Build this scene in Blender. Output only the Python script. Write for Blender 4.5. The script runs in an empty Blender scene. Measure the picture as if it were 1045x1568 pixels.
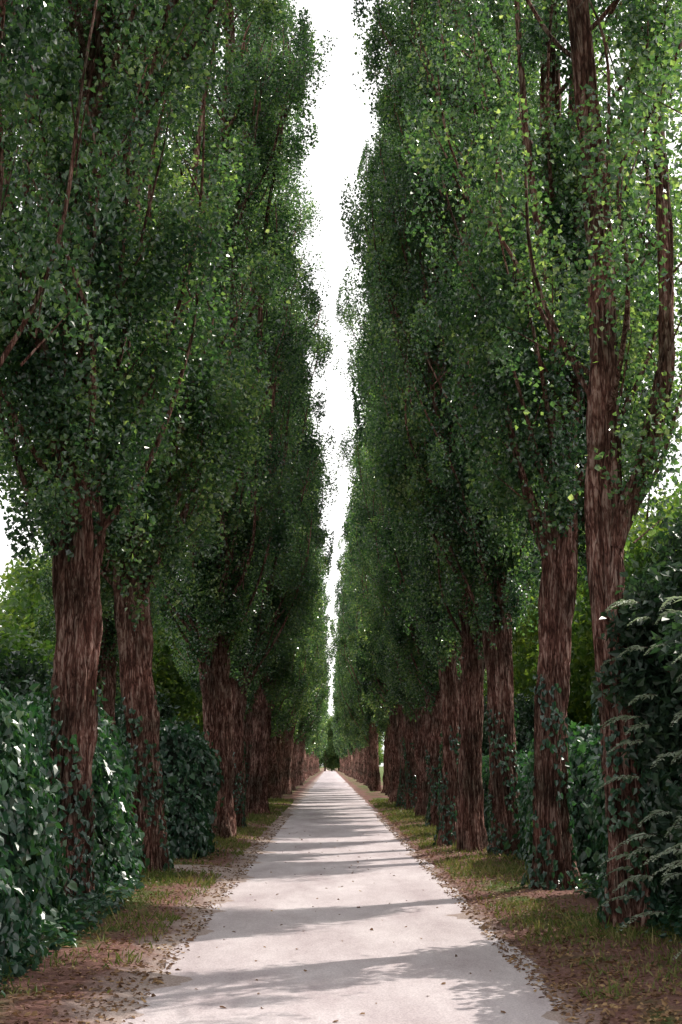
import bpy, math, numpy as np
from mathutils import Vector
rng = np.random.default_rng(7)
sc = bpy.context.scene

# ---------------------------------------------------------------- helpers
class B:
    def __init__(s): s.v=[]; s.f=[]; s.m=[]; s.s=[]; s.n=0
    def add(s, v, f, mat, smooth=False):
        v=np.asarray(v,float).reshape(-1,3); f=np.asarray(f,int).reshape(-1,4)
        s.v.append(v); s.f.append(f+s.n); s.n+=len(v)
        s.m.append(np.full(len(f),mat)); s.s.append(np.full(len(f),smooth))
    def mesh(s, name, mats):
        v=np.concatenate(s.v); f=np.concatenate(s.f)
        me=bpy.data.meshes.new(name)
        me.vertices.add(len(v)); me.vertices.foreach_set('co',v.astype(np.float32).ravel())
        me.loops.add(f.size); me.loops.foreach_set('vertex_index',f.astype(np.int32).ravel())
        me.polygons.add(len(f)); me.polygons.foreach_set('loop_start',np.arange(0,f.size,4,dtype=np.int32))
        for m in mats: me.materials.append(m)
        me.polygons.foreach_set('material_index',np.concatenate(s.m).astype(np.int32))
        me.polygons.foreach_set('use_smooth',np.concatenate(s.s).astype(bool))
        me.update(calc_edges=True)
        return me
def obj(name, me, loc=(0,0,0), rz=0, sc_=(1,1,1)):
    o=bpy.data.objects.new(name,me); sc.collection.objects.link(o)
    o.location=loc; o.rotation_euler=(0,0,rz); o.scale=sc_
    return o
def unit(a): return a/np.maximum(np.linalg.norm(a,axis=-1,keepdims=True),1e-9)
def rdir(n,r): return unit(r.normal(size=(n,3)))

def leaves(b, P, T, Nn, l, w, mat):
    """diamond leaves: one slightly folded quad each"""
    n=len(P); T=unit(T); S=unit(np.cross(T,Nn)); N=np.cross(S,T)
    l=np.broadcast_to(l,(n,))[:,None]; w=np.broadcast_to(w,(n,))[:,None]
    a=P; c=P+T*l-N*l*0.12
    l1=P+T*l*0.38+S*w*0.5+N*w*0.16; r1=P+T*l*0.38-S*w*0.5+N*w*0.16
    v=np.stack([a,r1,c,l1],1).reshape(-1,3)
    b.add(v, np.arange(4*n).reshape(n,4), mat)
def bigleaves(b, P, T, Nn, l, w, mat):
    """heart/ivy leaves: two quads folded at the midrib"""
    n=len(P); T=unit(T); S=unit(np.cross(T,Nn)); N=np.cross(S,T)
    l=np.broadcast_to(l,(n,))[:,None]; w=np.broadcast_to(w,(n,))[:,None]
    base=P; tip=P+T*l-N*l*0.18
    L1=P-T*l*0.05+S*w*0.4+N*w*0.15; L2=P+T*l*0.5+S*w*0.42+N*w*0.12
    R1=P-T*l*0.05-S*w*0.4+N*w*0.15; R2=P+T*l*0.5-S*w*0.42+N*w*0.12
    v=np.stack([base,L1,L2,tip,R2,R1],1).reshape(-1,3)
    k=np.arange(n)[:,None]*6
    b.add(v, np.concatenate([k+np.array([[0,3,2,1]]),k+np.array([[0,5,4,3]])],0), mat)
def tube(b, path, rad, seg, mat):
    path=np.asarray(path,float); n=len(path)
    t=unit(np.gradient(path,axis=0)); up=np.array([0.3,1,0.1])
    s=unit(np.cross(t,up)); u=np.cross(s,t)
    th=np.linspace(0,2*np.pi,seg,endpoint=False)
    rad=np.asarray(rad)
    r=rad[:,None] if rad.ndim==1 else rad
    v=path[:,None,:]+r[...,None]*(np.cos(th)[None,:,None]*s[:,None,:]+np.sin(th)[None,:,None]*u[:,None,:])
    i=np.arange(n-1)[:,None]*seg; j=np.arange(seg)[None,:]; j2=(j+1)%seg
    f=np.stack([i+j,i+j2,i+seg+j2,i+seg+j],-1).reshape(-1,4)
    b.add(v.reshape(-1,3),f,mat,True)
def bark_tube(b, path, R, r, seg=96, flute=1.0, mat=0):
    """fluted furrowed trunk"""
    z=path[:,2]; th=np.linspace(0,2*np.pi,seg,endpoint=False)[None,:]; Z=z[:,None]
    ph=r.uniform(0,6.28,12)
    warp=0.5*np.sin(0.7*Z+ph[0])+0.2*np.sin(1.9*Z+ph[1]+th)
    lobes=0.13*np.cos(3*th+ph[2]+warp)+0.09*np.cos(5*th+ph[3]-warp*1.3)+0.05*np.cos(8*th+ph[4]+warp*2)
    fur=np.abs(np.sin(5*th+ph[5]+1.6*np.sin(1.3*Z+ph[6])+0.9*np.sin(4*Z+2*th+ph[7])))
    fur2=np.abs(np.sin(11*th+ph[8]+1.8*np.sin(2.6*Z+ph[9]+th)+1.1*np.sin(9*Z+3*th)))
    burl=0.09*np.sin(2.1*Z+2*th+ph[10])*np.sin(3.3*Z-th+ph[11])+0.04*np.sin(6.1*Z+3*th+ph[2])
    rr=R[:,None]*(1+flute*(lobes+burl))+R[:,None]*(0.20*fur+0.13*fur2-0.20)
    tube(b,path,rr,seg,mat)

# ---------------------------------------------------------------- materials
def newmat(name):
    m=bpy.data.materials.new(name); m.use_nodes=True
    nt=m.node_tree; nt.nodes.clear(); return m,nt,nt.nodes,nt.links
def ramp(N,pts):
    c=N.new('ShaderNodeValToRGB'); e=c.color_ramp.elements
    while len(e)<len(pts): e.new(0.5)
    for k,(p,col) in enumerate(pts):
        e[k].position=p; e[k].color=(*col,1) if len(col)==3 else col
    return c
def leafmat(name, cols, trans, tfac=0.35, rough=0.42, spec=0.5, nscale=0.8, otone=0.22):
    m,nt,N,L=newmat(name)
    g=N.new('ShaderNodeNewGeometry'); oi=N.new('ShaderNodeObjectInfo')
    no=N.new('ShaderNodeTexNoise'); no.inputs['Scale'].default_value=nscale; no.inputs['Detail'].default_value=1
    L.new(g.outputs['Position'],no.inputs['Vector'])
    a=N.new('ShaderNodeMath'); a.operation='MULTIPLY_ADD'; L.new(g.outputs['Random Per Island'],a.inputs[0]); a.inputs[1].default_value=0.55
    L.new(no.outputs['Fac'],a.inputs[2])
    a2=N.new('ShaderNodeMath'); a2.operation='MULTIPLY_ADD'; L.new(oi.outputs['Random'],a2.inputs[0]); a2.inputs[1].default_value=otone
    L.new(a.outputs[0],a2.inputs[2])
    a3=N.new('ShaderNodeMath'); a3.operation='SUBTRACT'; L.new(a2.outputs[0],a3.inputs[0]); a3.inputs[1].default_value=0.27+otone/2
    r=ramp(N,cols); L.new(a3.outputs[0],r.inputs[0])
    p=N.new('ShaderNodeBsdfPrincipled'); p.inputs['Roughness'].default_value=rough
    p.inputs['Specular IOR Level'].default_value=spec
    L.new(r.outputs[0],p.inputs['Base Color'])
    t=N.new('ShaderNodeBsdfTranslucent')
    mx=N.new('ShaderNodeMix'); mx.data_type='RGBA'; mx.blend_type='MULTIPLY'; mx.inputs[0].default_value=1
    L.new(r.outputs[0],mx.inputs[6]); mx.inputs[7].default_value=(*trans,1)
    L.new(mx.outputs[2],t.inputs['Color'])
    ms=N.new('ShaderNodeMixShader'); ms.inputs[0].default_value=tfac
    L.new(p.outputs[0],ms.inputs[1]); L.new(t.outputs[0],ms.inputs[2])
    o=N.new('ShaderNodeOutputMaterial'); L.new(ms.outputs[0],o.inputs[0])
    return m
M_leaf=leafmat('poplar_leaf',[(0.0,(0.012,0.034,0.025)),(0.35,(0.038,0.082,0.056)),(0.64,(0.082,0.148,0.082)),(0.87,(0.20,0.265,0.13)),(1.0,(0.38,0.42,0.29))],(2.4,2.7,0.95),0.40,0.24,1.0,1.1,0.24)  # natural leaf variation; bright yellow-green stops also stand in for sunlit patches
M_ivy=leafmat('ivy_leaf',[(0.0,(0.012,0.038,0.028)),(0.5,(0.028,0.076,0.050)),(0.9,(0.055,0.125,0.058)),(1.0,(0.11,0.18,0.07))],(2.0,2.6,0.9),0.22,0.29,0.8,1.5)
M_shrub=leafmat('shrub_leaf',[(0.0,(0.014,0.032,0.022)),(0.5,(0.028,0.058,0.038)),(1.0,(0.07,0.11,0.06))],(2.0,2.5,1.0),0.22,0.4,0.5,1.2)
M_spray=leafmat('spray_leaf',[(0.0,(0.18,0.23,0.18)),(1.0,(0.42,0.46,0.38))],(1.3,1.5,1.0),0.3,0.4)
M_broad=leafmat('broad_leaf',[(0.0,(0.03,0.07,0.025)),(0.5,(0.075,0.13,0.045)),(1.0,(0.21,0.25,0.065))],(2.4,2.6,0.9),0.38,0.45,0.4,0.6)
M_grass=leafmat('grass_blade',[(0.0,(0.06,0.09,0.02)),(0.5,(0.12,0.16,0.04)),(1.0,(0.34,0.27,0.14))],(1.6,1.6,1.0),0.3,0.5,0.3,2.5)
M_litter=leafmat('dry_leaf',[(0.0,(0.07,0.04,0.025)),(0.5,(0.19,0.105,0.06)),(0.85,(0.34,0.22,0.11)),(1.0,(0.50,0.42,0.26))],(1.3,1.2,1.0),0.15,0.6,0.3,3.0)

def barkmat():
    m,nt,N,L=newmat('poplar_bark')
    tc=N.new('ShaderNodeTexCoord')
    def mapn(scl,scale,det,ro,dist=0.0):
        mp=N.new('ShaderNodeMapping'); mp.inputs['Scale'].default_value=scl; L.new(tc.outputs['Object'],mp.inputs[0])
        n=N.new('ShaderNodeTexNoise'); n.inputs['Scale'].default_value=scale; n.inputs['Detail'].default_value=det; n.inputs['Roughness'].default_value=ro; n.inputs['Distortion'].default_value=dist
        L.new(mp.outputs[0],n.inputs['Vector']); return n.outputs['Fac']
    def M(op,a,b_=None,c=None,cl=False):
        q=N.new('ShaderNodeMath'); q.operation=op; q.use_clamp=cl
        for k_,v in enumerate((a,b_,c)):
            if v is None: continue
            if isinstance(v,(int,float)): q.inputs[k_].default_value=v
            else: L.new(v,q.inputs[k_])
        return q.outputs[0]
    g1=M('MULTIPLY',M('ABSOLUTE',M('SUBTRACT',mapn((8,8,1.1),1.3,3,0.55,0.4),0.5)),12.0,None,True)
    g2=M('MULTIPLY',M('ABSOLUTE',M('SUBTRACT',mapn((18,18,3.0),1.3,3,0.6,0.3),0.5)),9.0,None,True)
    fine=mapn((40,40,12),1.5,5,0.75)
    h=M('MULTIPLY',M('MULTIPLY_ADD',g1,0.65,0.35),M('MULTIPLY_ADD',g2,0.6,0.4))
    h=M('MULTIPLY',h,M('MULTIPLY_ADD',fine,1.3,0.35))
    r=ramp(N,[(0.12,(0.018,0.009,0.008)),(0.32,(0.12,0.056,0.045)),(0.6,(0.33,0.185,0.153)),(0.92,(0.62,0.47,0.42))])
    L.new(h,r.inputs[0])
    n2=N.new('ShaderNodeTexNoise'); n2.inputs['Scale'].default_value=1.3; n2.inputs['Detail'].default_value=3
    L.new(tc.outputs['Object'],n2.inputs['Vector'])
    r2=ramp(N,[(0.35,(0.45,0.46,0.41)),(0.65,(1.35,1.12,1.09))]); L.new(n2.outputs['Fac'],r2.inputs[0])
    mx=N.new('ShaderNodeMix'); mx.data_type='RGBA'; mx.blend_type='MULTIPLY'; mx.inputs[0].default_value=1
    L.new(r.outputs[0],mx.inputs[6]); L.new(r2.outputs[0],mx.inputs[7])
    p=N.new('ShaderNodeBsdfPrincipled'); p.inputs['Roughness'].default_value=0.9; p.inputs['Specular IOR Level'].default_value=0.2
    L.new(mx.outputs[2],p.inputs['Base Color'])
    bu=N.new('ShaderNodeBump'); bu.inputs['Strength'].default_value=1.0; bu.inputs['Distance'].default_value=0.07
    L.new(h,bu.inputs['Height']); L.new(bu.outputs[0],p.inputs['Normal'])
    o=N.new('ShaderNodeOutputMaterial'); L.new(p.outputs[0],o.inputs[0]); return m
M_bark=barkmat()
def plain(name,col,rough=0.9):
    m,nt,N,L=newmat(name)
    g=N.new('ShaderNodeNewGeometry'); n=N.new('ShaderNodeTexNoise'); n.inputs['Scale'].default_value=9; L.new(g.outputs['Position'],n.inputs['Vector'])
    r=ramp(N,[(0.3,tuple(c*0.5 for c in col)),(0.7,tuple(c*1.3 for c in col))]); L.new(n.outputs['Fac'],r.inputs[0])
    p=N.new('ShaderNodeBsdfPrincipled'); p.inputs['Roughness'].default_value=rough; L.new(r.outputs[0],p.inputs['Base Color'])
    o=N.new('ShaderNodeOutputMaterial'); L.new(p.outputs[0],o.inputs[0]); return m
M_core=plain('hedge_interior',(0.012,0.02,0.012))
M_twig=plain('twig',(0.07,0.045,0.035))

# ---------------------------------------------------------------- poplar
PH=np.array([3.6,4.8,6.2,9.0,13.0,18.0,22.0,25.5,28.5]); PR=np.array([0.6,1.3,1.75,2.05,2.3,2.15,1.6,0.8,0.1])
def poplar(seed,nleaf,lsize,R0=0.24,H=28.5,seg=96,nbr=90,fork=None,dens_lo=1.3,wscale=1.0,lean=0.3,nmaj=5,zmin=3.8,twigs=True,tight=1.0,nlow=12,ivy=0,lowh=(3.4,5.4)):
    r=np.random.default_rng(seed); b=B()
    zs=np.concatenate([np.arange(-0.2,6,0.09),np.arange(6,H*0.97,0.4)])
    la=r.uniform(0,6.28); lx=lean*np.cos(la)*np.sin(zs*0.16)+0.08*np.sin(zs*0.9+la); ly=lean*np.sin(la)*np.sin(zs*0.16)+0.08*np.cos(zs*0.8+la)
    k=np.exp(-np.maximum(zs,0)/1.5); lx*=1-k; ly*=1-k
    path=np.stack([lx,ly,zs],1)
    R=R0*(np.clip(1-zs/H,0.02,1)**1.1)+R0*0.5*np.exp(-np.maximum(zs,0)/0.40)+R0*0.18*np.exp(-((zs-4.0)/0.9)**2)
    bark_tube(b,path,R,r,seg)
    def ctr(z): return np.stack([np.interp(z,zs,lx),np.interp(z,zs,ly)],-1)
    if fork is not None:
        fp=np.array(fork[0]); fr=np.array(fork[1])
        tt=np.linspace(0,len(fp)-1,90); fpp=np.stack([np.interp(tt,range(len(fp)),fp[:,i]) for i in range(3)],1)
        for _ in range(6): fpp[1:-1]=(fpp[:-2]+fpp[2:]+2*fpp[1:-1])/4
        bark_tube(b,fpp,np.interp(tt,range(len(fr)),fr),r,40)
    cl=[]; 
    for i in range(nbr):
        major=i<nmaj; low=nmaj<=i<nmaj+nlow
        az=r.uniform(0,6.28)
        if major: h0=r.uniform(3.2,6.5); Lb=r.uniform(9,13)
        elif low: h0=r.uniform(*lowh); Lb=r.uniform(2.5,4.5); az=(i-nmaj)*2.4+r.uniform(-.3,.3)
        else:
            h0=3.5+(H*0.90-3.5)*r.random()**1.1; Lb=r.uniform(2.6,6.0)*(1-0.4*h0/H)
        t=np.linspace(0,1,18)
        z=h0+Lb*(0.12*t+0.88*t**1.2)
        rm=np.interp(h0+Lb*0.7,PH,PR)*(r.uniform(0.25,0.6) if major else r.uniform(0.5,1.0))*wscale
        rho=rm*(1-(1-t)**1.9)
        a=az+0.4*np.sin(t*3+i)*t
        c=ctr(z); wob=0.08*np.sin(t*9+i)*t
        p=np.stack([c[:,0]+rho*np.cos(a)+wob,c[:,1]+rho*np.sin(a)-wob,z],1)
        r0=R0*(r.uniform(0.25,0.38) if major else r.uniform(0.10,0.18)*(1-0.5*h0/H))
        tube(b,p,r0*(1-t)**0.7+0.006,8,0)
        nc=int(6+Lb*1.8)
        tc=(0.0 if low else 0.18)+0.85*r.random(nc)**0.9; ti=np.clip(tc,0,1)*17; i0=np.minimum(ti.astype(int),16); fr_=(ti-i0)[:,None]
        pc=p[i0]*(1-fr_)+p[i0+1]*fr_
        off=np.clip(r.normal(size=(nc,3)),-1.7,1.7)*[0.30,0.30,0.25]*wscale
        q=pc+off
        if twigs:
            for kk in range(0,nc,3):
                tube(b,np.array([pc[kk]-[0,0,.3],(pc[kk]+q[kk])/2,q[kk]+[0,0,0.3]]),np.array([0.012,0.008,0.003]),4,0)
        cl.append(q)
    cl=np.concatenate(cl)
    w=r.uniform(0.12,1.0,len(cl))**1.8; w*=np.where(cl[:,2]<7.5,dens_lo,1.0)
    w*=np.where(cl[:,2]>16,0.75,1.0)
    idx=r.choice(len(cl),nleaf,p=w/w.sum())
    sg=r.uniform(0.08,0.18,len(cl))[idx][:,None]*tight
    g=r.normal(size=(nleaf,3)); gl=np.linalg.norm(g,axis=1,keepdims=True); g*=np.minimum(1,1.9/gl)
    P=cl[idx]+g*sg*np.array([1,1,2.1])
    c=ctr(P[:,2]); dx=P[:,:2]-c; rho=np.linalg.norm(dx,axis=1); mx=(np.interp(P[:,2],PH,PR)*1.08+0.15)*wscale
    kf=np.where(rho>mx,(mx+0.2*(rho-mx))/np.maximum(rho,1e-3),1); P[:,:2]=c+dx*kf[:,None]
    ok=P[:,2]>zmin+0.5*np.sin(3*np.arctan2(dx[:,1],dx[:,0])+seed); P=P[ok]; n=len(P)
    out=np.zeros((n,3)); out[:,:2]=P[:,:2]-c[ok]; out=unit(out+1e-6)
    T=rdir(n,r)*1.0+np.array([0,0,-0.1])+out*0.35
    Nn=rdir(n,r)+out*0.5+np.array([0,0,0.5])
    s=lsize*r.uniform(0.65,1.25,n)
    leaves(b,P,T,Nn,s*1.1,s,1)
    if ivy:
        z=2.4*r.random(ivy)**1.4; a=r.uniform(0,6.28,ivy); kk=(np.sin(2*a+z*3+seed)+0.5*np.sin(5*a-z*4)+0.75-z*0.4)>0; z=z[kk]; a=a[kk]
        rr=np.interp(z,zs,R)*1.15+0.02+0.03*r.random(len(z)); o_=np.stack([np.cos(a),np.sin(a),0*a],1)
        P=np.concatenate([ctr(z),z[:,None]],1)+o_*rr[:,None]
        bigleaves(b,P,np.array([0,0,-1.])+o_*0.4+r.normal(size=P.shape)*0.5,o_+r.normal(size=P.shape)*0.35+[0,0,.3],0.07,0.065,2)
    return b.mesh('poplar_tree',[M_bark,M_leaf,M_ivy])

near=[poplar(11+i,160000,0.060,R0=[0.235,0.215,0.27,0.20][i],ivy=[1200,0,0,900][i]) for i in range(4)]
far=[poplar(31+i,50000,0.100,R0=0.25,seg=32,nbr=80,nmaj=4,twigs=False) for i in range(3)]
vfar=[poplar(41+i,15000,0.20,R0=0.25,seg=16,nbr=50,nmaj=2,twigs=False,nlow=8) for i in range(2)]
fork=([[0,0,3.7],[0.10,0.0,4.05],[0.42,-0.02,4.7],[0.62,0,5.6],[0.66,0.02,7.2],[0.62,0,9.5],[0.5,0.05,12],[0.3,0.1,15]],[0.08,0.10,0.08,0.07,0.065,0.055,0.04,0.02])
front_r=poplar(58,68000,0.058,R0=0.165,fork=fork,wscale=0.92,nbr=54,lean=0.15,nmaj=0,nlow=2,ivy=1000,dens_lo=0.8,zmin=4.0)
front_l=poplar(63,155000,0.059,R0=0.22,zmin=5.1,nlow=0)

def put(me,x,y,s=1.0,rz=None,hs=None,tilt=None):
    rz=rng.uniform(0,6.28) if rz is None else rz
    hs=s if hs is None else hs
    o=obj('poplar_tree',me,(x,y,0.03),rz,(s,s,hs))
    tx,ty=(rng.normal(0,0.014),rng.normal(0,0.014)) if tilt is None else tilt
    o.rotation_euler=(tx,ty,rz); return o
# left row
put(front_l,-3.0,11.0,0.9,1.0,1.08,(0,-0.01))
put(near[0],-2.88,16.0,1.0,2.1,1.04,(0,-0.075))
put(near[3],-2.72,21.4,1.15,4.0,1.08,(0,0.02))
put(near[1],-3.85,25.0,0.75,0.5,0.8)
put(near[2],-2.42,30.8,1.08,5.0,1.02,(0,0.015))
y=35.5; i=0
while y<55: put(near[i%4],-2.5+rng.uniform(-.35,.2),y,rng.uniform(.85,1.12),None,rng.uniform(.82,1.08)); y+=rng.uniform(3.2,6.6); i+=1
while y<140: put(far[i%3],-2.65+rng.uniform(-.4,.3),y,rng.uniform(.85,1.12),None,rng.uniform(.74,1.1)); y+=rng.uniform(4.2,6.6); i+=1
while y<370: put(vfar[i%2],-2.9+rng.uniform(-.3,.2),y,rng.uniform(.9,1.1),None,rng.uniform(.78,1.05)); y+=rng.uniform(7,10); i+=1
put(near[2],-3.3,5.0,0.85,1.0,1.05,(0,-0.03))
# right row
put(front_r,2.87,14.0,1.0,0.0,1.0,(0,-0.008))
put(near[3],2.82,18.5,1.0,1.3,1.14,(0,0.02))
put(near[0],3.15,25.2,0.95,2.4,1.06,(0,0.03))
put(near[1],2.58,26.4,0.85,3.3,1.04,(0,0.0))
put(near[3],2.35,28.6,0.8,5.3,0.98,(0,0.02))
put(near[2],2.85,32.5,1.05,0.2,1.08)
y=37.0
while y<55: put(near[i%4],2.9+rng.uniform(-.2,.3),y,rng.uniform(.8,1.12),None,rng.uniform(.85,1.08)); y+=rng.uniform(2.4,5.8); i+=1
while y<140: put(far[i%3],2.95+rng.uniform(-.3,.35),y,rng.uniform(.8,1.12),None,rng.uniform(.78,1.08)); y+=rng.uniform(4.2,6.4); i+=1
while y<370: put(vfar[i%2],3.0+rng.uniform(-.2,.3),y,rng.uniform(.9,1.1),None,rng.uniform(.78,1.05)); y+=rng.uniform(7,10); i+=1
put(front_r,3.6,9.2,0.9,3.5,0.95,(0,0.02))
put(near[1],3.2,4.4,1.0,1.5,0.95)

# ---------------------------------------------------------------- ivy hedges
def hedge(x0,x1,y0,y1,h,seed,dens=420,ls=0.095,name='ivy_hedge',mat=None):
    r=np.random.default_rng(seed); b=B()
    cx,cy=(x0+x1)/2,(y0+y1)/2; ax,ay=(x1-x0)/2,(y1-y0)/2
    def surf(u,v):
        e=v*np.pi/2; ce=np.cos(e)**0.45; se=np.sin(e)**0.7
        cu,su=np.cos(u),np.sin(u)
        X=np.sign(cu)*np.abs(cu)**0.6*ce*ax; Y=np.sign(su)*np.abs(su)**0.6*ce*ay; Z=se*h
        bump=0.16*np.sin(2.3*(Y+cy)+seed)*np.sin(2.1*Z+1.3*X)+0.10*np.sin(5.1*(Y+cy)+2*Z+seed)+0.06*np.sin(9*Z+4*X+7*Y)
        k=1+bump/np.maximum(np.hypot(X,Y),0.6)
        return np.stack([cx+X*k,cy+Y*k,Z+0.10*np.sin(3*(Y+cy)+2*X+seed)*v],-1)
    nu,nv=72,22; U,V=np.meshgrid(np.linspace(0,2*np.pi,nu,endpoint=False),np.linspace(0,1,nv))
    S=surf(U,V); C=np.array([cx,cy,0])
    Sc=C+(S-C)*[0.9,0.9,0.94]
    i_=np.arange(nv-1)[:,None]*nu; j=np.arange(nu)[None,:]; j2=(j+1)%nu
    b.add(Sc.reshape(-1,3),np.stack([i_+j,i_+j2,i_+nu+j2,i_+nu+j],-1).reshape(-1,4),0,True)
    area=2*(2*ax+2*ay)*h*0.9+4*ax*ay; n=int(area*dens)
    du=np.roll(S,-1,1)-S; dv=np.zeros_like(S); dv[:-1]=S[1:]-S[:-1]
    A=np.linalg.norm(np.cross(du,dv),axis=-1)[:-1]
    idx=r.choice(A.size,n,p=(A/A.sum()).ravel()); ii,jj=np.unravel_index(idx,A.shape)
    u=(jj+r.random(n))*2*np.pi/nu; v=np.clip((ii+r.random(n))/(nv-1),0,1)
    P=surf(u,v); e=1e-3
    nn=unit(np.cross(surf(u+e,v)-P,surf(u,np.clip(v+e,0,1))-P)+1e-9)
    P=P+nn*(r.uniform(-0.16,0.08,n)[:,None]+ (r.random(n)<0.07)[:,None]*r.uniform(0.02,0.2,n)[:,None])
    T=np.array([0,0,-1.0])+nn*0.45+r.normal(size=(n,3))*0.55
    N=nn+np.array([0,0,0.45])+r.normal(size=(n,3))*0.45
    s=ls*r.uniform(0.45,1.25,n)
    bigleaves(b,P,T,N,s*1.15,s*1.05,1)
    return obj(name,b.mesh(name,[M_core,mat or M_ivy]))
hedge(-5.2,-2.50,7.5,14.8,2.3,1,600,0.08)
hedge(-4.6,-2.72,16.9,20.6,2.35,2)
hedge(-3.35,-2.1,24.2,26.3,2.15,3)
hedge(-4.8,-3.1,27.5,34.0,1.8,4,300)
hedge(3.35,5.0,15.4,18.0,2.0,5)
hedge(3.2,4.8,19.4,25.0,2.0,6)
hedge(3.5,4.8,27,40.0,1.7,7,200,0.11)
hedge(-4.9,-3.4,36,60.0,1.7,8,120,0.13)
def groundivy(areas,seed):
    r=np.random.default_rng(seed); b=B()
    for (x0,x1,y0,y1,n,zh) in areas:
        P=np.stack([r.uniform(x0,x1,n),r.uniform(y0,y1,n),r.random(n)**2*zh+0.04],1)
        f=np.sin(P[:,0]*4+seed)*np.sin(P[:,1]*2.7)+0.6*r.normal(size=n); P=P[f>-0.5]; m=len(P)
        s=0.08*r.uniform(0.5,1.2,m)
        bigleaves(b,P,r.normal(size=(m,3))*[1,1,0.35],r.normal(size=(m,3))*0.4+[0,0,1],s,s,0)
    return obj('ground_ivy',b.mesh('ground_ivy',[M_ivy]))
groundivy([(-3.1,-2.2,8,16,4600,0.24),(-3.0,-2.3,16,18.5,900,0.2),(3.0,3.6,13,19,1800,0.25),(2.9,4.6,8,15,4800,0.3)],3)

# ---------------------------------------------------------------- shrubs / broadleaf trees
def cloudtree(seed,n,ls,H,Rc,zb,trunk=0.15,name='broadleaf_tree',mat=None,ncl=70,flat=1.0):
    r=np.random.default_rng(seed); b=B()
    zs=np.linspace(0,H*0.7,24); p=np.stack([0.15*np.sin(zs*0.7+seed),0.15*np.cos(zs*0.6+seed)-0.15,zs],1)
    bark_tube(b,p,trunk*(1-0.8*zs/zs[-1])+trunk*0.4*np.exp(-zs/0.3),r,24)
    d=rdir(ncl,r); cz=(zb+H)/2; hz=(H-zb)/2
    rad=r.uniform(0.35,1.0,ncl)**0.6
    c=np.stack([d[:,0]*Rc*rad,d[:,1]*Rc*rad,cz+d[:,2]*hz*rad*0.92],1)
    for q in c[::2]:
        z0=min(max(q[2]*0.45,0.2),zs[-1]); t=np.linspace(0,1,6)[:,None]
        s=np.array([np.interp(z0,zs,p[:,0]),np.interp(z0,zs,p[:,1]),z0])
        pt=s*(1-t)+q*t; pt[:,2]+=0.2*np.sin(t[:,0]*3.14)
        tube(b,pt,trunk*0.35*(1-t[:,0])+0.008,6,0)
    sz=r.uniform(0.14,0.30,ncl)*Rc
    idx=r.choice(ncl,n,p=sz**2/np.sum(sz**2)); dd=rdir(n,r)*(r.random(n)**0.45)[:,None]
    P=c[idx]+dd*sz[idx][:,None]*1.5*np.array([1,1,0.8]); P[:,2]=np.maximum(P[:,2],0.08)
    T=rdir(n,r)+[0,0,-0.4]; N=rdir(n,r)*0.8+dd+[0,0,0.4]; s=ls*r.uniform(0.6,1.3,n)
    leaves(b,P,T,N,s*1.25,s*0.8,1)
    return b.mesh(name,[M_bark,mat or M_broad])
bt=[cloudtree(5,20000,0.19,8.5,3.0,0.6,0.18,ncl=90),cloudtree(6,20000,0.20,10,3.4,0.8,0.2,ncl=90),cloudtree(8,18000,0.18,6.5,2.8,0.2,0.14,ncl=80)]
k=0
for yy in np.arange(8,45,4.5):
    obj('broadleaf_tree',bt[k%3],(-9.8-rng.uniform(0,1.5),yy,0),rng.uniform(0,6.28),(1,1,rng.uniform(.58,.7) if yy>24 else .9)); k+=1
for yy in np.arange(47,105,5):
    obj('broadleaf_tree',bt[k%3],(-7.6-rng.uniform(0,1.5),yy,0),rng.uniform(0,6.28),(1,1,rng.uniform(.95,1.25))); k+=1
for yy in np.arange(10,105,5.2):
    obj('broadleaf_tree',bt[k%3],(10.2+rng.uniform(0,2.5),yy,0),rng.uniform(0,6.28),(1,1,rng.uniform(.8,1.0) if (yy<34 or yy>62) else rng.uniform(1.0,1.35))); k+=1
for xx in np.arange(-12,12.1,1.8):
    obj('broadleaf_tree',bt[k%3],(xx,394+rng.uniform(-3,6),-0.5),rng.uniform(0,6.28),(1.3,1.3,1.7)); k+=1
sh=cloudtree(15,42000,0.085,4.6,1.25,0.05,0.08,'shrub',M_shrub,110)
obj('shrub',sh,(4.05,13.9,0),0.4,(1,1,.95))
obj('shrub',sh,(4.25,11.2,0),2.4,(1.1,1.1,0.85))
obj('shrub',sh,(5.4,16.2,0),4.4,(1.1,1.1,1.0))
obj('shrub',sh,(6.3,20.5,0),3.4,(1.2,1.2,0.8))
sh2=cloudtree(17,20000,0.11,3.2,1.3,0.05,0.08,'shrub',M_shrub,80)
for (x_,y_,s_) in [(-6.2,22,1.0),(-6.0,27,1.1),(-5.8,32,1.1),(-6.2,37,1.2),(-6,43,1.3),(6.5,44,1.1),(6.6,50,1.2),(6.4,58,1.3)]:
    obj('shrub',sh2,(x_,y_,0),rng.uniform(0,6),(s_,s_,s_))
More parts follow.
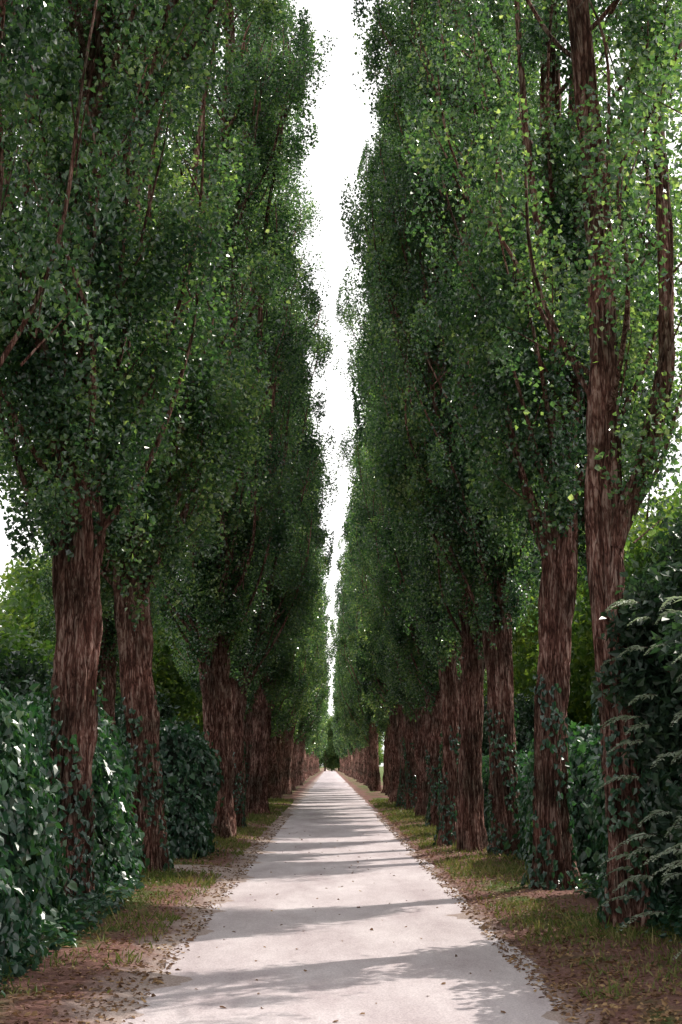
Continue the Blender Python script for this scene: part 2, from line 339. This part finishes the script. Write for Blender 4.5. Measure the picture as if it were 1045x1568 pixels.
def sprays(seed):
    r=np.random.default_rng(seed); b=B()
    for i in range(62):
        a=r.uniform(2.7,4.5); z=r.uniform(0.3,3.1); yy=r.choice([11.2,13.2,13.4]); c=np.array([3.95,yy,z])+np.array([math.cos(a)*1.12,math.sin(a)*1.12,0])
        d=np.array([math.cos(a),math.sin(a),0.2]); Lg=r.uniform(0.25,0.48); t=np.linspace(0,1,12)[:,None]
        p=c+d*Lg*t+np.array([0,0,-0.5*Lg])*t**2
        tube(b,p,0.004*(1-t[:,0])+0.0015,4,0)
        n=40; tt=np.repeat(np.linspace(0.05,1,n//2),2); P=np.stack([np.interp(tt,t[:,0],p[:,k_]) for k_ in range(3)],1)
        side=np.cross(d,[0,0,1])*np.where(np.arange(n)%2,1,-1)[:,None]
        T=side+d*0.7+r.normal(size=(n,3))*0.2+[0,0,-0.3]; N=np.array([0,0,1])+r.normal(size=(n,3))*0.35
        leaves(b,P,T,N,0.10*(1.2-tt)*r.uniform(.7,1.2,n),0.03,1)
    return b.mesh('leafy_sprays',[M_twig,M_spray])
obj('shrub_sprays',sprays(4))  # pale drooping twig tips of the right-hand shrubs

# ---------------------------------------------------------------- ground
def noise2(x,y,s):
    return (np.sin(x*1.7+s)*np.sin(y*1.3+2*s)+0.6*np.sin(x*3.9+y*2.1+s)+0.4*np.sin(y*5.3-x*4.4+3*s)+0.25*np.sin(x*11+y*9+s)*np.sin(y*13-x*7))/2.25
def gz(x,y):
    ax=np.where(x>0.12,(x-0.12)*0.93,-(x-0.12))
    e=ax-1.34+0.34*noise2(x*0.3,y*0.9,1.1)+0.18*noise2(x,y*3,4.0)+0.05*noise2(x*4,y*9,2.0)
    s=np.clip(e/0.9,0,1); s=s*s*(3-2*s)
    z=-0.012+np.clip(e/0.15,0,1)*0.022+0.07*s+0.02*noise2(x*2,y*2,0.3)*s
    return z*np.clip((600-np.abs(y))/300,0.1,1)
xs=np.concatenate([-np.geomspace(1500,5,26),np.arange(-4.8,4.81,0.07),np.geomspace(5,1500,26)])
ys=np.concatenate([-np.geomspace(1500,12,14),np.arange(-11.5,6,0.6),np.arange(6,40,0.09),np.arange(40,90,0.4),np.geomspace(91,2500,80)])
X,Y=np.meshgrid(xs,ys); Z=gz(X,Y)
b=B(); nx=len(xs); i_=np.arange(len(ys)-1)[:,None]*nx; j=np.arange(nx-1)[None,:]
b.add(np.stack([X,Y,Z],-1).reshape(-1,3),np.stack([i_+j,i_+j+1,i_+nx+j+1,i_+nx+j],-1).reshape(-1,4),0,True)
def groundmat():
    m,nt,N,L=newmat('soil_and_grass')
    g=N.new('ShaderNodeNewGeometry'); sp=N.new('ShaderNodeSeparateXYZ'); L.new(g.outputs['Position'],sp.inputs[0])
    def noise(s,d=4,ro=0.6):
        n=N.new('ShaderNodeTexNoise'); n.inputs['Scale'].default_value=s; n.inputs['Detail'].default_value=d; n.inputs['Roughness'].default_value=ro
        L.new(g.outputs['Position'],n.inputs['Vector']); return n.outputs['Fac']
    def math_(op,a,b_=None,c=None):
        q=N.new('ShaderNodeMath'); q.operation=op
        for k_,v in enumerate((a,b_,c)):
            if v is None: continue
            if isinstance(v,(int,float)): q.inputs[k_].default_value=v
            else: L.new(v,q.inputs[k_])
        return q.outputs[0]
    def mix(f,a,b_):
        q=N.new('ShaderNodeMix'); q.data_type='RGBA'; L.new(f,q.inputs[0]); L.new(a,q.inputs[6]); L.new(b_,q.inputs[7]); return q.outputs[2]
    ax=math_('ABSOLUTE',sp.outputs[0])
    soil=ramp(N,[(0.3,(0.09,0.043,0.036)),(0.55,(0.21,0.11,0.095)),(0.75,(0.38,0.24,0.21))]); L.new(noise(22,6,0.7),soil.inputs[0])
    grass=ramp(N,[(0.3,(0.045,0.07,0.02)),(0.6,(0.10,0.13,0.04)),(0.8,(0.20,0.18,0.08))]); L.new(noise(9,5,0.7),grass.inputs[0])
    grav=ramp(N,[(0.3,(0.25,0.18,0.165)),(0.7,(0.52,0.43,0.40))]); L.new(noise(60,4,0.7),grav.inputs[0])
    e=math_('ADD',ax,math_('MULTIPLY',noise(1.1,4),0.9))
    gm=ramp(N,[(0.0,(0,0,0)),(1.0,(1,1,1))]); L.new(math_('MULTIPLY_ADD',math_('SUBTRACT',e,2.35),4.0,0.0),gm.inputs[0])
    pat=ramp(N,[(0.47,(0,0,0)),(0.56,(1,1,1))]); L.new(noise(0.6,5),pat.inputs[0])
    far=math_('MULTIPLY_ADD',math_('SUBTRACT',ax,4.2),1.0,0.0); 
    farc=N.new('ShaderNodeClamp'); L.new(far,farc.inputs[0])
    gf=math_('MAXIMUM',math_('MULTIPLY',gm.outputs[0],pat.outputs[0]),farc.outputs[0])
    c=mix(gf,soil.outputs[0],grass.outputs[0])
    vg=ramp(N,[(0.0,(1,1,1)),(1.0,(0,0,0))]); L.new(math_('MULTIPLY_ADD',math_('SUBTRACT',e,1.86),3.0,0.0),vg.inputs[0])
    ent=N.new('ShaderNodeClamp'); L.new(math_('MULTIPLY_ADD',math_('ABSOLUTE',math_('SUBTRACT',sp.outputs[1],21.9)),-2.5,2.6),ent.inputs[0])
    lft=N.new('ShaderNodeClamp'); L.new(math_('MULTIPLY',sp.outputs[0],-2.0),lft.inputs[0])
    c=mix(math_('MAXIMUM',vg.outputs[0],math_('MULTIPLY',ent.outputs[0],lft.outputs[0])),c,grav.outputs[0])
    p=N.new('ShaderNodeBsdfPrincipled'); p.inputs['Roughness'].default_value=0.95; p.inputs['Specular IOR Level'].default_value=0.15; L.new(c,p.inputs['Base Color'])
    bu=N.new('ShaderNodeBump'); bu.inputs['Strength'].default_value=0.8; bu.inputs['Distance'].default_value=0.03; L.new(noise(30,6,0.75),bu.inputs['Height']); L.new(bu.outputs[0],p.inputs['Normal'])
    o=N.new('ShaderNodeOutputMaterial'); L.new(p.outputs[0],o.inputs[0]); return m
obj('ground',b.mesh('ground',[groundmat()]))
def roadmat():
    m,nt,N,L=newmat('pale_road')
    g=N.new('ShaderNodeNewGeometry')
    def noise(s,d=4,ro=0.6,sc3=None):
        n=N.new('ShaderNodeTexNoise'); n.inputs['Scale'].default_value=s; n.inputs['Detail'].default_value=d; n.inputs['Roughness'].default_value=ro
        if sc3:
            mp=N.new('ShaderNodeMapping'); mp.inputs['Scale'].default_value=sc3; L.new(g.outputs['Position'],mp.inputs[0]); L.new(mp.outputs[0],n.inputs['Vector'])
        else: L.new(g.outputs['Position'],n.inputs['Vector'])
        return n.outputs['Fac']
    r=ramp(N,[(0.3,(0.26,0.225,0.245)),(0.5,(0.56,0.51,0.54)),(0.72,(0.86,0.81,0.82))]); L.new(noise(60,6,0.9),r.inputs[0])
    r2=ramp(N,[(0.3,(0.68,0.61,0.62)),(0.7,(1.10,1.08,1.07))]); L.new(noise(0.9,7,0.7,(1.6,0.45,1)),r2.inputs[0])
    mx=N.new('ShaderNodeMix'); mx.data_type='RGBA'; mx.blend_type='MULTIPLY'; mx.inputs[0].default_value=1; L.new(r.outputs[0],mx.inputs[6]); L.new(r2.outputs[0],mx.inputs[7])
    p=N.new('ShaderNodeBsdfPrincipled'); p.inputs['Roughness'].default_value=0.85; p.inputs['Specular IOR Level'].default_value=0.3; L.new(mx.outputs[2],p.inputs['Base Color'])
    bu=N.new('ShaderNodeBump'); bu.inputs['Strength'].default_value=0.7; bu.inputs['Distance'].default_value=0.012; L.new(noise(80,5,0.8),bu.inputs['Height']); L.new(bu.outputs[0],p.inputs['Normal'])
    o=N.new('ShaderNodeOutputMaterial'); L.new(p.outputs[0],o.inputs[0]); return m
ry=np.concatenate([np.arange(-30,60,0.15),np.arange(60,392,2.0)]); rt=np.linspace(-1,1,15)
RX,RY=np.meshgrid(rt,ry); RX=0.13+RX*(1.50+0.10*noise2(RX,RY*0.8,2.2)); RZ=0.004+0*RX
b=B(); nx=15; i_=np.arange(len(ry)-1)[:,None]*nx; j=np.arange(nx-1)[None,:]
b.add(np.stack([RX,RY,RZ],-1).reshape(-1,3),np.stack([i_+j,i_+j+1,i_+nx+j+1,i_+nx+j],-1).reshape(-1,4),0,True)
obj('road',b.mesh('road',[roadmat()]))

def grass(seed):
    r=np.random.default_rng(seed); b=B()
    n=90000; side=np.where(r.random(n)<0.5,-1,1); yy=10+ (r.random(n)**1.3)*55
    xx=side*(1.65+r.random(n)**1.2*1.8)+0.1
    m=(noise2(xx*0.5,yy*0.45,side*2.0)+0.4*noise2(xx*2,yy*2,1)+0.35*r.normal(size=n)>np.where(yy<13,0.45,0.12)+np.where(np.abs(xx)<1.9,0.2,0)); m&=~((xx<0)&(np.abs(yy-21.9)<0.8)); xx=xx[m]; yy=yy[m]; n=len(xx)
    P=np.stack([xx,yy,gz(xx,yy)-0.005],1); h=r.uniform(0.03,0.11,n)*np.where(r.random(n)<.06,1.9,1)
    T=r.normal(size=(n,3))*[0.6,0.6,0]+[0,0,1]
    leaves(b,P,T,r.normal(size=(n,3))*[1,1,0.2],h,0.011+0.0004*yy,0)
    return obj('grass',b.mesh('grass',[M_grass]))
grass(2)
def litter(seed):
    r=np.random.default_rng(seed); b=B()
    n=17000; side=np.where(r.random(n)<0.4,-1,1); yy=7.5+(r.random(n)**1.6)*40; xx=0.12+side*(1.36+np.abs(r.normal(size=n))*0.8)
    n2=170; xx=np.concatenate([xx,r.uniform(-1.4,1.6,n2)]); yy=np.concatenate([yy,7.5+r.random(n2)**1.4*30]); n=len(xx)
    P=np.stack([xx,yy,np.maximum(gz(xx,yy),0.004)+0.006+0.03*r.random(n)*(np.abs(xx)>1.7)],1)
    s=r.uniform(0.02,0.05,n)*np.where(r.random(n)<0.03,1.7,1)
    bigleaves(b,P,r.normal(size=(n,3))*[1,1,0.18],r.normal(size=(n,3))*0.3+[0,0,1],s,s*0.8,0)
    return obj('fallen_leaves',b.mesh('fallen_leaves',[M_litter]))
litter(5)

# ---------------------------------------------------------------- light
el=math.radians(49); az=math.radians(52)   # azimuth from +Y towards +X
d=Vector((math.cos(el)*math.sin(az),math.cos(el)*math.cos(az),math.sin(el)))
sl=bpy.data.lights.new('sun','SUN'); sl.energy=5; sl.angle=math.radians(0.5); sl.color=(1,0.94,0.83)
so=bpy.data.objects.new('sun',sl); sc.collection.objects.link(so); so.rotation_euler=(-d).to_track_quat('-Z','Y').to_euler(); so.location=(30,30,40)
w=bpy.data.worlds.new('World'); sc.world=w; w.use_nodes=True; nt=w.node_tree; N=nt.nodes; L=nt.links; N.clear()
st=N.new('ShaderNodeTexSky'); st.sky_type='NISHITA'; st.sun_disc=False; st.sun_elevation=el; st.sun_rotation=az; st.dust_density=4; st.air_density=1
mx=N.new('ShaderNodeMix'); mx.data_type='RGBA'; mx.inputs[0].default_value=0.88; L.new(st.outputs[0],mx.inputs[6]); mx.inputs[7].default_value=(12.8,12.6,12.4,1)
bg=N.new('ShaderNodeBackground'); bg.inputs[1].default_value=0.15; L.new(mx.outputs[2],bg.inputs[0])
wo=N.new('ShaderNodeOutputWorld'); L.new(bg.outputs[0],wo.inputs[0])

# ---------------------------------------------------------------- camera
cd=bpy.data.cameras.new('camera'); cam=bpy.data.objects.new('camera',cd); sc.collection.objects.link(cam); sc.camera=cam
cd.sensor_fit='VERTICAL'; cd.sensor_height=36; cd.lens=50; cd.clip_end=5000
cam.location=(0,0,1.6); cam.rotation_euler=(math.radians(90+10.1),0,math.radians(-0.46))
sc.view_settings.view_transform='Standard'; sc.view_settings.look='None'; sc.view_settings.exposure=0
